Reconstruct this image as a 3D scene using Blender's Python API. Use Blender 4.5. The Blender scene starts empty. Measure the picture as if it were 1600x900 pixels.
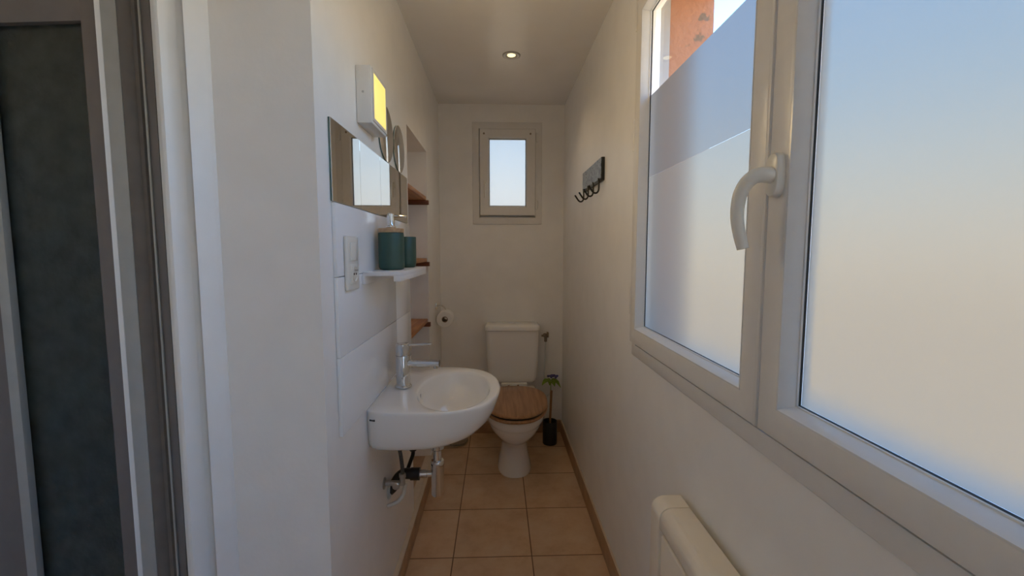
import bpy, bmesh, math, random
from mathutils import Vector, Matrix
random.seed(7)
SC = bpy.context.scene
COL = SC.collection
PI = math.pi

# ------------------------------------------------------------------ camera, world, sun, exposure
cd = bpy.data.cameras.new('camera'); cam = bpy.data.objects.new('camera', cd); COL.objects.link(cam)
cd.sensor_width = 36.0; cd.lens = 680.0 * 36 / 1600; cd.clip_start = 0.02
cam.location = (0, 0, 1.30)
cam.rotation_euler = (math.radians(90 - 4.875), 0, math.radians(-1.93))
SC.camera = cam
SC.view_settings.view_transform = 'Standard'; SC.view_settings.look = 'None'
SC.view_settings.gamma = 1; SC.view_settings.use_curve_mapping = False
SC.view_settings.exposure = 1.08
SC.cycles.diffuse_bounces = 8; SC.cycles.max_bounces = 14

W = bpy.data.worlds.new('sky'); SC.world = W; W.use_nodes = True
nt = W.node_tree; nt.nodes.clear()
tc = nt.nodes.new('ShaderNodeTexCoord'); sx = nt.nodes.new('ShaderNodeSeparateXYZ')
mr = nt.nodes.new('ShaderNodeMapRange'); rp = nt.nodes.new('ShaderNodeValToRGB')
bg = nt.nodes.new('ShaderNodeBackground'); wo = nt.nodes.new('ShaderNodeOutputWorld')
nt.links.new(tc.outputs['Generated'], sx.inputs[0]); nt.links.new(sx.outputs['Z'], mr.inputs['Value'])
mr.inputs['From Min'].default_value = -0.3; mr.inputs['From Max'].default_value = 1.0
nt.links.new(mr.outputs[0], rp.inputs[0]); nt.links.new(rp.outputs[0], bg.inputs[0]); nt.links.new(bg.outputs[0], wo.inputs[0])
e = rp.color_ramp.elements
e[0].position = 0.0; e[0].color = (0.92, 0.66, 0.42, 1)
e[1].position = 1.0; e[1].color = (0.12, 0.48, 1.4, 1)
for p, c in ((0.23, (1.0, 0.86, 0.66, 1)), (0.33, (0.82, 0.94, 1.02, 1)), (0.43, (0.42, 0.75, 1.22, 1)), (0.6, (0.22, 0.64, 1.46, 1))):
    q = e.new(p); q.color = c
bg.inputs[1].default_value = 2.0

sd = bpy.data.lights.new('sun', 'SUN'); sd.energy = 7.0; sd.color = (1, 0.88, 0.68); sd.angle = 0.01
sun = bpy.data.objects.new('sun', sd); COL.objects.link(sun)
sun.rotation_euler = Vector((0.35, 0.30, -0.88)).to_track_quat('-Z', 'Y').to_euler()

# ------------------------------------------------------------------ materials
def mat(name, col=(0.8, 0.8, 0.8), rough=0.5, metal=0.0, spec=0.5, coat=0.0, bump=None, noise=None, emis=None):
    m = bpy.data.materials.new(name); m.use_nodes = True
    t = m.node_tree; b = t.nodes['Principled BSDF']
    b.inputs['Base Color'].default_value = (*col, 1); b.inputs['Roughness'].default_value = rough
    b.inputs['Metallic'].default_value = metal; b.inputs['Specular IOR Level'].default_value = spec
    b.inputs['Coat Weight'].default_value = coat; b.inputs['Coat Roughness'].default_value = 0.05
    if emis:
        b.inputs['Emission Color'].default_value = (*emis[0], 1); b.inputs['Emission Strength'].default_value = emis[1]
    g = t.nodes.new('ShaderNodeNewGeometry')
    if noise:                                    # (scale, amount) mottling
        n = t.nodes.new('ShaderNodeTexNoise'); n.inputs['Scale'].default_value = noise[0]; n.inputs['Detail'].default_value = 5
        t.links.new(g.outputs['Position'], n.inputs['Vector'])
        r = t.nodes.new('ShaderNodeMapRange'); r.inputs['To Min'].default_value = 1 - noise[1]; r.inputs['To Max'].default_value = 1 + noise[1] * 0.6
        r.inputs['From Min'].default_value = 0.3; r.inputs['From Max'].default_value = 0.7
        t.links.new(n.outputs['Fac'], r.inputs['Value'])
        mx = t.nodes.new('ShaderNodeVectorMath'); mx.operation = 'SCALE'; mx.inputs[0].default_value = col
        t.links.new(r.outputs[0], mx.inputs['Scale']); t.links.new(mx.outputs[0], b.inputs['Base Color'])
    if bump:                                     # (scale, strength, distance)
        n2 = t.nodes.new('ShaderNodeTexNoise'); n2.inputs['Scale'].default_value = bump[0]; n2.inputs['Detail'].default_value = 4
        t.links.new(g.outputs['Position'], n2.inputs['Vector'])
        bp = t.nodes.new('ShaderNodeBump'); bp.inputs['Strength'].default_value = bump[1]; bp.inputs['Distance'].default_value = bump[2]
        t.links.new(n2.outputs['Fac'], bp.inputs['Height']); t.links.new(bp.outputs[0], b.inputs['Normal'])
    return m

def ramp(t, fac, stops):
    r = t.nodes.new('ShaderNodeValToRGB'); el = r.color_ramp.elements
    el[0].position, el[0].color = stops[0][0], (*stops[0][1], 1)
    el[1].position, el[1].color = stops[-1][0], (*stops[-1][1], 1)
    for p, c in stops[1:-1]:
        q = el.new(p); q.color = (*c, 1)
    t.links.new(fac, r.inputs[0]); return r.outputs[0]

def wood(name, c1, c2, axis='Y', scale=26, rough=0.45):
    m = mat(name, c1, rough); t = m.node_tree; b = t.nodes['Principled BSDF']
    g = t.nodes.new('ShaderNodeNewGeometry'); mp = t.nodes.new('ShaderNodeMapping')
    s = [scale] * 3; s['XYZ'.index(axis)] = scale * 0.06
    mp.inputs['Scale'].default_value = s
    n = t.nodes.new('ShaderNodeTexNoise'); n.inputs['Scale'].default_value = 2.2; n.inputs['Detail'].default_value = 6; n.inputs['Distortion'].default_value = 0.6
    t.links.new(g.outputs['Position'], mp.inputs[0]); t.links.new(mp.outputs[0], n.inputs['Vector'])
    t.links.new(ramp(t, n.outputs['Fac'], [(0.32, c2), (0.66, c1)]), b.inputs['Base Color'])
    return m

M = {}
M['wall'] = mat('wall_paint', (0.86, 0.845, 0.82), 0.42, bump=(60, 0.12, 0.004), noise=(9, 0.03))
M['ceiling'] = mat('ceiling_paint', (0.84, 0.81, 0.77), 0.26, bump=(14, 0.04, 0.004), noise=(5, 0.03))
M['pvc'] = mat('white_pvc', (0.76, 0.74, 0.71), 0.34, noise=(40, 0.02))
M['bead'] = mat('glazing_bead', (0.74, 0.74, 0.74), 0.22, noise=(40, 0.02))
M['seal'] = mat('dark_rubber_seal', (0.03, 0.03, 0.032), 0.6, noise=(60, 0.1))
M['tile_white'] = mat('glazed_wall_tile', (0.85, 0.865, 0.88), 0.10, noise=(3, 0.02), bump=(7, 0.03, 0.004))
M['ceramic'] = mat('white_ceramic', (0.86, 0.85, 0.83), 0.08, coat=0.3, noise=(4, 0.015))
M['plastic'] = mat('white_plastic', (0.78, 0.76, 0.70), 0.30, noise=(30, 0.02))
M['lampwhite'] = mat('lamp_white', (0.74, 0.73, 0.71), 0.35, noise=(30, 0.02))
M['shelfwhite'] = mat('shelf_white', (0.82, 0.82, 0.83), 0.30, noise=(30, 0.02))
M['heater'] = mat('heater_cream', (0.86, 0.79, 0.68), 0.32, noise=(30, 0.02))
M['chrome'] = mat('chrome', (0.72, 0.73, 0.75), 0.07, 1.0, noise=(20, 0.03))
M['steel'] = mat('dull_steel', (0.5, 0.5, 0.5), 0.32, 1.0, noise=(60, 0.08))
M['brass'] = mat('old_brass', (0.30, 0.24, 0.18), 0.35, 1.0, noise=(60, 0.1))
M['black'] = mat('black_plastic', (0.012, 0.012, 0.013), 0.4, noise=(40, 0.1))
M['blackmetal'] = mat('black_metal', (0.008, 0.008, 0.008), 0.35, noise=(40, 0.1))
M['green'] = mat('green_glaze', (0.026, 0.080, 0.064), 0.38, noise=(60, 0.08))
M['darkhose'] = mat('braided_hose', (0.10, 0.10, 0.10), 0.35, 0.6, bump=(700, 0.5, 0.001), noise=(300, 0.3))
M['whitehose'] = mat('white_hose', (0.68, 0.70, 0.68), 0.4, noise=(80, 0.05))
M['paper'] = mat('tissue_paper', (0.82, 0.80, 0.76), 0.9, spec=0.1, bump=(160, 0.2, 0.001))
M['card'] = mat('cardboard_core', (0.35, 0.26, 0.18), 0.9, noise=(60, 0.1))
M['cupdark'] = mat('dark_resin', (0.020, 0.026, 0.030), 0.45, noise=(40, 0.1))
M['leaf'] = mat('leaf_green', (0.24, 0.36, 0.04), 0.5, noise=(50, 0.3))
M['petal'] = mat('violet_petal', (0.08, 0.07, 0.22), 0.6, noise=(80, 0.3))
M['bamboo'] = wood('bamboo', (0.52, 0.34, 0.18), (0.36, 0.22, 0.11), 'X', 60)
M['shelfwood'] = wood('orange_wood', (0.55, 0.25, 0.08), (0.30, 0.11, 0.03), 'Y', 26)
M['cleatwood'] = wood('brown_wood', (0.22, 0.065, 0.025), (0.12, 0.035, 0.014), 'X', 26)
M['seatwood'] = wood('oak_seat', (0.46, 0.25, 0.12), (0.28, 0.135, 0.058), 'Y', 30, 0.3)
M['handlewood'] = wood('handle_wood', (0.38, 0.19, 0.08), (0.24, 0.11, 0.045), 'Z', 60)
M['alu'] = mat('grey_aluminium', (0.20, 0.18, 0.175), 0.45, 0.3, noise=(30, 0.05))
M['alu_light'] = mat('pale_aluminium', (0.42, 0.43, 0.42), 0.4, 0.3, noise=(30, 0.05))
M['alu_seal'] = mat('grey_seal', (0.16, 0.145, 0.13), 0.6, noise=(30, 0.1))
M['casing'] = mat('casing_paint', (0.86, 0.86, 0.85), 0.4, noise=(20, 0.02))
M['orange'] = mat('orange_render', (0.55, 0.27, 0.16), 0.9, spec=0.1, bump=(40, 0.5, 0.01))
M['terrace'] = mat('pale_terrace', (0.70, 0.455, 0.20), 0.9, noise=(0.6, 0.12))
M['showerwall'] = mat('dark_shower_tile', (0.06, 0.07, 0.065), 0.5, noise=(12, 0.35))
M['mirror'] = mat('mirror_silver', (0.80, 0.79, 0.76), 0.012, 1.0, noise=(2, 0.01))
M['mirroredge'] = mat('mirror_edge', (0.10, 0.16, 0.14), 0.3, noise=(40, 0.1))
M['diffuser'] = mat('lamp_diffuser', (0.9, 0.8, 0.5), 0.5, emis=((1.0, 0.74, 0.09), 0.38))
M['bulb'] = mat('bulb_glow', (0.9, 0.9, 0.8), 0.4, emis=((1.0, 0.86, 0.45), 0.7))
M['lacquer'] = mat('satin_ring', (0.55, 0.52, 0.48), 0.3, 0.6, noise=(40, 0.04))
M['mark'] = mat('dark_mark', (0.02, 0.025, 0.035), 0.5, noise=(60, 0.1))

# orange wall gets flaked dark marks of its own
t = M['orange'].node_tree; b = t.nodes['Principled BSDF']
g = t.nodes.new('ShaderNodeNewGeometry'); n = t.nodes.new('ShaderNodeTexNoise'); n.inputs['Scale'].default_value = 26; n.inputs['Detail'].default_value = 8
n2 = t.nodes.new('ShaderNodeTexNoise'); n2.inputs['Scale'].default_value = 5
t.links.new(g.outputs['Position'], n.inputs['Vector']); t.links.new(g.outputs['Position'], n2.inputs['Vector'])
ml = t.nodes.new('ShaderNodeMath'); ml.operation = 'MULTIPLY'; t.links.new(n.outputs['Fac'], ml.inputs[0]); t.links.new(n2.outputs['Fac'], ml.inputs[1])
t.links.new(ramp(t, ml.outputs[0], [(0.0, (0.40, 0.205, 0.13)), (0.345, (0.39, 0.195, 0.12)), (0.375, (0.20, 0.15, 0.11))]), b.inputs['Base Color'])

# floor tiles
fm = mat('floor_tile', (0.4, 0.25, 0.15), 0.42); M['floor'] = fm; t = fm.node_tree; b = t.nodes['Principled BSDF']
g = t.nodes.new('ShaderNodeNewGeometry'); mp = t.nodes.new('ShaderNodeMapping')
mp.inputs['Location'].default_value = (0.191 + 0.335 * 4, -1.753 + 0.346 * 12, 0)
br = t.nodes.new('ShaderNodeTexBrick'); br.offset = 0; br.squash = 1
br.inputs['Scale'].default_value = 1; br.inputs['Mortar Size'].default_value = 0.0026; br.inputs['Mortar Smooth'].default_value = 0.2
br.inputs['Brick Width'].default_value = 0.335; br.inputs['Row Height'].default_value = 0.346; br.inputs['Bias'].default_value = 0
br.inputs['Color1'].default_value = (0.92, 0.92, 0.92, 1); br.inputs['Color2'].default_value = (1.06, 1.04, 1.0, 1); br.inputs['Mortar'].default_value = (0.25, 0.17, 0.12, 1)
t.links.new(g.outputs['Position'], mp.inputs[0]); t.links.new(mp.outputs[0], br.inputs['Vector'])
n = t.nodes.new('ShaderNodeTexNoise'); n.inputs['Scale'].default_value = 6; n.inputs['Detail'].default_value = 9; n.inputs['Roughness'].default_value = 0.65
t.links.new(g.outputs['Position'], n.inputs['Vector'])
cr = ramp(t, n.outputs['Fac'], [(0.3, (0.54, 0.335, 0.19)), (0.5, (0.65, 0.445, 0.28)), (0.7, (0.70, 0.53, 0.37))])
mx = t.nodes.new('ShaderNodeMix'); mx.data_type = 'RGBA'; mx.blend_type = 'MULTIPLY'; mx.inputs[0].default_value = 1
t.links.new(cr, mx.inputs[6]); t.links.new(br.outputs['Color'], mx.inputs[7]); t.links.new(mx.outputs[2], b.inputs['Base Color'])
bp = t.nodes.new('ShaderNodeBump'); bp.inputs['Strength'].default_value = 0.4; bp.inputs['Distance'].default_value = 0.002; bp.invert = True
t.links.new(br.outputs['Fac'], bp.inputs['Height']); t.links.new(bp.outputs[0], b.inputs['Normal'])
M['basetile'] = mat('skirting_tile', (0.44, 0.27, 0.155), 0.4, noise=(14, 0.2))
M['basecap'] = mat('skirting_top', (0.66, 0.55, 0.43), 0.5, noise=(30, 0.05))

# rack face: scratched silver and black print
rk = mat('scribbled_print', (0.4, 0.4, 0.38), 0.35); M['print'] = rk; t = rk.node_tree; b = t.nodes['Principled BSDF']
g = t.nodes.new('ShaderNodeNewGeometry'); mp = t.nodes.new('ShaderNodeMapping'); mp.inputs['Scale'].default_value = (1, 1.0, 0.45)
n = t.nodes.new('ShaderNodeTexNoise'); n.inputs['Scale'].default_value = 60; n.inputs['Detail'].default_value = 1.5; n.inputs['Distortion'].default_value = 2.5
t.links.new(g.outputs['Position'], mp.inputs[0]); t.links.new(mp.outputs[0], n.inputs['Vector'])
t.links.new(ramp(t, n.outputs['Fac'], [(0.40, (0.02, 0.02, 0.02)), (0.46, (0.08, 0.08, 0.075)), (0.50, (0.50, 0.50, 0.47)), (0.56, (0.10, 0.10, 0.095)), (0.62, (0.40, 0.40, 0.38)), (0.70, (0.03, 0.03, 0.03))]), b.inputs['Base Color'])

def glass_clear():
    m = bpy.data.materials.new('clear_glass'); m.use_nodes = True; t = m.node_tree; t.nodes.clear()
    o = t.nodes.new('ShaderNodeOutputMaterial'); mx = t.nodes.new('ShaderNodeMixShader')
    tr = t.nodes.new('ShaderNodeBsdfTransparent'); gl = t.nodes.new('ShaderNodeBsdfGlossy'); gl.inputs['Roughness'].default_value = 0.0
    fr = t.nodes.new('ShaderNodeFresnel'); fr.inputs['IOR'].default_value = 1.5
    tr.inputs[0].default_value = (0.95, 0.97, 0.96, 1)
    t.links.new(fr.outputs[0], mx.inputs[0]); t.links.new(tr.outputs[0], mx.inputs[1]); t.links.new(gl.outputs[0], mx.inputs[2]); t.links.new(mx.outputs[0], o.inputs[0])
    return m
def film(name, tint, rough, k):
    m = bpy.data.materials.new(name); m.use_nodes = True; t = m.node_tree; t.nodes.clear()
    o = t.nodes.new('ShaderNodeOutputMaterial'); mx = t.nodes.new('ShaderNodeMixShader')
    rf = t.nodes.new('ShaderNodeBsdfRefraction'); rf.inputs['Roughness'].default_value = rough; rf.inputs['IOR'].default_value = 1.15; rf.inputs[0].default_value = (*tint, 1)
    tl = t.nodes.new('ShaderNodeBsdfTranslucent'); tl.inputs[0].default_value = (*tint, 1)
    n = t.nodes.new('ShaderNodeTexNoise'); n.inputs['Scale'].default_value = 420; n.inputs['Detail'].default_value = 2
    g = t.nodes.new('ShaderNodeNewGeometry'); t.links.new(g.outputs['Position'], n.inputs['Vector'])
    bp = t.nodes.new('ShaderNodeBump'); bp.inputs['Strength'].default_value = 0.15; bp.inputs['Distance'].default_value = 0.0005
    t.links.new(n.outputs['Fac'], bp.inputs['Height']); t.links.new(bp.outputs[0], rf.inputs['Normal'])
    mx.inputs[0].default_value = k
    t.links.new(rf.outputs[0], mx.inputs[1]); t.links.new(tl.outputs[0], mx.inputs[2])
    df = t.nodes.new('ShaderNodeBsdfDiffuse'); df.inputs[0].default_value = (0.9, 0.9, 0.9, 1)
    m2 = t.nodes.new('ShaderNodeMixShader'); m2.inputs[0].default_value = 0.2      # part of the light bounces back off the frosting
    t.links.new(mx.outputs[0], m2.inputs[1]); t.links.new(df.outputs[0], m2.inputs[2]); t.links.new(m2.outputs[0], o.inputs[0])
    return m
M['glass'] = glass_clear()
M['film_lower'] = film('frosted_film', (0.215, 0.206, 0.185), 0.75, 0.42)
M['film_upper'] = film('frosted_film_double', (0.163, 0.163, 0.160), 0.75, 0.42)
M['film_back'] = film('frosted_pane', (0.31, 0.30, 0.29), 0.6, 0.35)
def shower_glass():
    m = mat('textured_shower_glass', (0.17, 0.235, 0.21), 0.28, bump=(28, 0.6, 0.005), noise=(22, 0.4))
    m.node_tree.nodes['Principled BSDF'].inputs['Transmission Weight'].default_value = 0.9
    return m
M['showerglass'] = shower_glass()
def clear_plastic():
    m = mat('clear_plastic', (0.8, 0.8, 0.78), 0.08)
    m.node_tree.nodes['Principled BSDF'].inputs['Transmission Weight'].default_value = 0.85
    return m
M['clearplastic'] = clear_plastic()

# ------------------------------------------------------------------ mesh helpers
class MB:
    def __init__(s): s.bm = bmesh.new()
    def _new(s, fn):
        tmp = bmesh.new(); fn(tmp); me = bpy.data.meshes.new('tmp'); tmp.to_mesh(me); tmp.free()
        s.bm.from_mesh(me); bpy.data.meshes.remove(me); return s
    def box(s, lo, hi, bev=0.0, seg=2):
        lo = Vector(lo); hi = Vector(hi)
        def fn(b):
            bmesh.ops.create_cube(b, size=1)
            for v in b.verts: v.co = Vector([(lo[i] + hi[i]) / 2 + v.co[i] * (hi[i] - lo[i]) for i in range(3)])
            if bev: bmesh.ops.bevel(b, geom=b.edges[:] + b.verts[:], offset=bev, segments=seg, profile=0.5, affect='EDGES')
        return s._new(fn)
    def prism(s, poly, axis, a, c, bev=0.0, seg=2):
        """poly in the two other axes (XY order kept), extruded along axis from a to c"""
        ax = 'XYZ'.index(axis); ot = [i for i in range(3) if i != ax]
        def fn(b):
            def P(p, h):
                v = [0, 0, 0]; v[ot[0]], v[ot[1]], v[ax] = p[0], p[1], h; return b.verts.new(v)
            A = [P(p, a) for p in poly]; B = [P(p, c) for p in poly]; n = len(poly)
            b.faces.new(A); b.faces.new(B[::-1])
            for i in range(n): b.faces.new((A[i], B[i], B[(i + 1) % n], A[(i + 1) % n]))
            bmesh.ops.recalc_face_normals(b, faces=b.faces[:])
            if bev: bmesh.ops.bevel(b, geom=b.edges[:], offset=bev, segments=seg, profile=0.5, affect='EDGES')
        return s._new(fn)
    def rings(s, rings, cap0=True, cap1=True, closed=True):
        def fn(b):
            R = [[b.verts.new(p) for p in r] for r in rings]; n = len(R[0])
            for i in range(len(R) - 1):
                for j in range(n if closed else n - 1):
                    k = (j + 1) % n; b.faces.new((R[i][j], R[i][k], R[i + 1][k], R[i + 1][j]))
            if cap0: b.faces.new(R[0][::-1])
            if cap1: b.faces.new(R[-1])
            bmesh.ops.recalc_face_normals(b, faces=b.faces[:])
        return s._new(fn)
    def lathe(s, prof, c, axis='Z', n=32, cap=True):
        c = Vector(c); R = []
        for r, h in prof:
            ring = []
            for i in range(n):
                a = 2 * PI * i / n; x, y = r * math.cos(a), r * math.sin(a)
                ring.append(c + {'Z': Vector((x, y, h)), 'X': Vector((h, x, y)), 'Y': Vector((x, h, y))}[axis])
            R.append(ring)
        return s.rings(R, cap, cap)
    def tube(s, pts, r, n=12, smooth=0):
        pts = [Vector(p) for p in pts]
        if smooth: pts = catmull(pts, smooth)
        rr = r if isinstance(r, (list, tuple)) else None
        R = []; t0 = (pts[1] - pts[0]).normalized()
        nrm = t0.orthogonal().normalized()
        for i, p in enumerate(pts):
            t = (pts[min(i + 1, len(pts) - 1)] - pts[max(i - 1, 0)]).normalized()
            nrm = (nrm - t * nrm.dot(t)).normalized(); bi = t.cross(nrm)
            rad = r if rr is None else rr[0] + (rr[1] - rr[0]) * i / (len(pts) - 1)
            R.append([p + (nrm * math.cos(2 * PI * k / n) + bi * math.sin(2 * PI * k / n)) * rad for k in range(n)])
        return s.rings(R)
    def build(s, name, m, parent=None, angle=35, loc=None):
        me = bpy.data.meshes.new(name)
        if parent is not None: o0 = ORI[parent.name]
        elif loc is not None: o0 = Vector(loc)
        else:
            xs = [v.co for v in s.bm.verts]
            o0 = Vector(((min(v.x for v in xs) + max(v.x for v in xs)) / 2, (min(v.y for v in xs) + max(v.y for v in xs)) / 2, min(v.z for v in xs)))
        for v in s.bm.verts: v.co -= o0
        s.bm.to_mesh(me); s.bm.free()
        for p in me.polygons: p.use_smooth = True
        me.set_sharp_from_angle(angle=math.radians(angle))
        o = bpy.data.objects.new(name, me); COL.objects.link(o); ORI[o.name] = o0
        me.materials.append(m if not isinstance(m, str) else M[m])
        if parent is not None: o.parent = parent
        else: o.location = o0
        return o
ORI = {}
def catmull(P, k):
    out = []
    for i in range(len(P) - 1):
        p0 = P[max(i - 1, 0)]; p1 = P[i]; p2 = P[i + 1]; p3 = P[min(i + 2, len(P) - 1)]
        for j in range(k):
            t = j / k
            out.append(0.5 * ((2 * p1) + (p2 - p0) * t + (2 * p0 - 5 * p1 + 4 * p2 - p3) * t * t + (3 * p1 - p0 - 3 * p2 + p3) * t ** 3))
    out.append(P[-1]); return out
def thing(name, label, cat, loc, group=None):
    o = bpy.data.objects.new(name, None); COL.objects.link(o); o.location = loc; o.empty_display_size = 0.05
    ORI[o.name] = Vector(loc); o['label'] = label; o['category'] = cat
    if group: o['group'] = group
    return o
def tag(o, label, cat, group=None):
    o['label'] = label; o['category'] = cat
    if group: o['group'] = group
    return o
def struct(o): o['kind'] = 'structure'; return o
def sempty(name, loc):
    o = bpy.data.objects.new(name, None); COL.objects.link(o); o.location = loc; ORI[o.name] = Vector(loc); o['kind'] = 'structure'; return o
def copy_tree(o, parent=None):
    c = o.copy(); COL.objects.link(c); ORI[c.name] = ORI[o.name].copy()
    if parent: c.parent = parent
    for ch in o.children: copy_tree(ch, c)
    return c
def frame_poly(mb, y0, y1, z0, z1, sect, axis='X'):
    """closed mitred frame: sect = list of (depth, inset) points; rectangle y0..y1, z0..z1 in the plane across axis"""
    R = []
    for d, i in sect:
        ring = [(y0 + i, z0 + i), (y1 - i, z0 + i), (y1 - i, z1 - i), (y0 + i, z1 - i)]
        R.append([Vector((d, a, c)) if axis == 'X' else Vector((a, d, c)) for a, c in ring])
    R.append(R[0]); return mb.rings(R, False, False)

def pane(lo, hi, ax, flip=False):
    """one glass sheet facing the room"""
    if ax == 0: q = [(lo[0], lo[1], lo[2]), (lo[0], lo[1], hi[2]), (lo[0], hi[1], hi[2]), (lo[0], hi[1], lo[2])]
    else: q = [(lo[0], lo[1], lo[2]), (hi[0], lo[1], lo[2]), (hi[0], lo[1], hi[2]), (lo[0], lo[1], hi[2])]
    if flip: q = q[::-1]
    m = MB(); m._new(lambda b: b.faces.new([b.verts.new(p) for p in q])); return m
XL, XR, YB, ZC = -0.395, 0.460, 3.03, 2.285     # inner faces: left wall, right wall, back wall, ceiling
XO = 0.655                                       # outer face of the right wall
YF = 0.985                                       # wall piece that faces the camera
X0, Y0 = -1.45, -1.35                            # left and rear limits of the room behind the camera

# ------------------------------------------------------------------ room shell
struct(MB().box((X0 - .1, Y0 - .1, -.08), (XO, YB + .25, 0)).build('floor', 'floor'))
struct(MB().box((X0 - .1, Y0 - .1, ZC), (XO, YB + .25, ZC + .1)).build('ceiling', 'ceiling'))
NY0, NY1, NZ0, NZ1, ND = 1.968, 2.505, 0.088, 1.852, -0.555   # niche opening
w = MB()
w.box((-.62, YF, 0), (XL, NY0, ZC)).box((-.62, NY1, 0), (XL, YB, ZC)).box((-.62, NY0, NZ1), (XL, NY1, ZC)).box((-.62, NY0, 0), (ND, NY1, NZ1))
w.box((-.555, NY0, 0), (XL, NY1, NZ0 - .004))
struct(w.build('wall_left', 'wall'))
struct(MB().box((-.55, NY0 + .001, NZ0 - .004), (XL - .035, NY1 - .001, NZ0)).build('trim_1', 'basetile'))   # tiled niche bottom
struct(MB().box((XL - .034, NY0 + .001, NZ0 - .004), (XL + .001, NY1 - .001, NZ0 + .003), .001).build('trim_2', 'basecap'))
# wall with the shower opening, facing the camera
w = MB().box((X0, YF + .01, 2.02), (-.6215, YF + .1, ZC)).box((X0 - .1, YF + .01, 0), (-1.36, YF + .1, ZC))
struct(w.build('wall_front', 'wall'))
w = MB().box((-1.42, YF + .1, 0), (-1.36, 2.0, 2.1)).box((-1.42, 1.95, 0), (-.62, 2.0, 2.1)).box((-.66, YF + .1, 0), (-.621, 1.95, 2.1)).box((-1.42, YF + .1, 2.05), (-.62, 2.0, 2.1)).box((-1.36, YF + .1, 0), (-.66, 1.95, .06))
struct(w.build('wall_shower', 'showerwall'))
struct(MB().box((X0 - .1, Y0, 0), (X0, YF + .02, ZC)).build('wall_side', 'wall'))
w = MB().box((X0 - .1, Y0 - .1, 0), (XR, Y0, ZC))
struct(w.build('wall_rear', 'wall'))
# right wall with the wide window opening
WY0, WY1, WZ0, WZ1 = -0.035, 1.425, 0.965, 2.115
w = MB().box((XR, Y0 - .1, 0), (XO, -.78, ZC)).box((XR, -.14, 0), (XO, WY0, ZC)).box((XR, -.78, 0), (XO, -.14, .8)).box((XR, -.78, 2.2), (XO, -.14, ZC)).box((XR, WY1, 0), (XO, YB + .25, ZC)).box((XR, WY0, 0), (XO, WY1, WZ0)).box((XR, WY0, WZ1), (XO, WY1, ZC))
struct(w.build('wall_right', 'wall'))
# back wall with small window opening
BX0, BX1, BZ0, BZ1 = -0.145, 0.285, 1.505, 2.145
w = MB().box((-.62, YB, 0), (BX0, YB + .25, ZC)).box((BX1, YB, 0), (XR, YB + .25, ZC)).box((BX0, YB, 0), (BX1, YB + .25, BZ0)).box((BX0, YB, BZ1), (BX1, YB + .25, ZC))
struct(w.build('wall_back', 'wall'))
# exterior: orange render on the outer reveal, pale ground
w = MB().box((.528, WY1 - .028, WZ0), (XO + .02, WY1 + .002, WZ1)).box((.528, WY0 - .002, WZ0), (XO + .02, WY0 + .028, WZ1)).box((.528, WY0, WZ1 - .03), (XO + .02, WY1, WZ1 + .002))
w.box((XO + .001, -.14, -2.8), (XO + .02, WY0, 2.6)).box((XO + .001, WY1, -2.8), (XO + .02, 3.3, 2.6))
struct(w.build('trim_3', 'orange'))
struct(MB().box((.528, WY0, WZ0 - .01), (XO + .06, WY1, WZ0 + .02), .004).build('trim_4', 'pvc'))
struct(MB().box((-60, -60, -2.9), (60, 60, -2.8)).build('ground', 'terrace'))

# skirting tiles
def skirt(name, lo, hi, caplo, caphi):
    o = struct(MB().box(lo, hi, .0012).build(name, 'basetile'))
    MB().box(caplo, caphi, .001).build('grout_cap', 'basecap', o)
skirt('baseboard_left', (XL + .0005, YF, 0), (-.373, YB - .012, .083), (XL + .0005, YF, .083), (-.376, YB - .012, .088))
skirt('baseboard_right', (.449, Y0, 0), (XR - .0005, YB - .012, .088), (.4515, Y0, .088), (XR - .0005, YB - .012, .093))
skirt('baseboard_back', (-.373, YB - .011, 0), (.449, YB - .0005, .088), (-.376, YB - .009, .088), (.4515, YB - .0005, .093))

# glazed wall tiles round the basin: 2 courses, 20 cm module, one mesh with real joints
w = MB()
for z0, z1 in ((.837, 1.0355), (1.037, 1.2355), (1.237, 1.4155)):
    y = 1.062
    for wd in (.60, .30):
        y1 = min(y + wd - .0012, 1.935)
        w.box((XL + .0005, y, z0), (-.385, y1, z1), .0012); y += wd
struct(w.build('trim_5', 'tile_white'))

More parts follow.
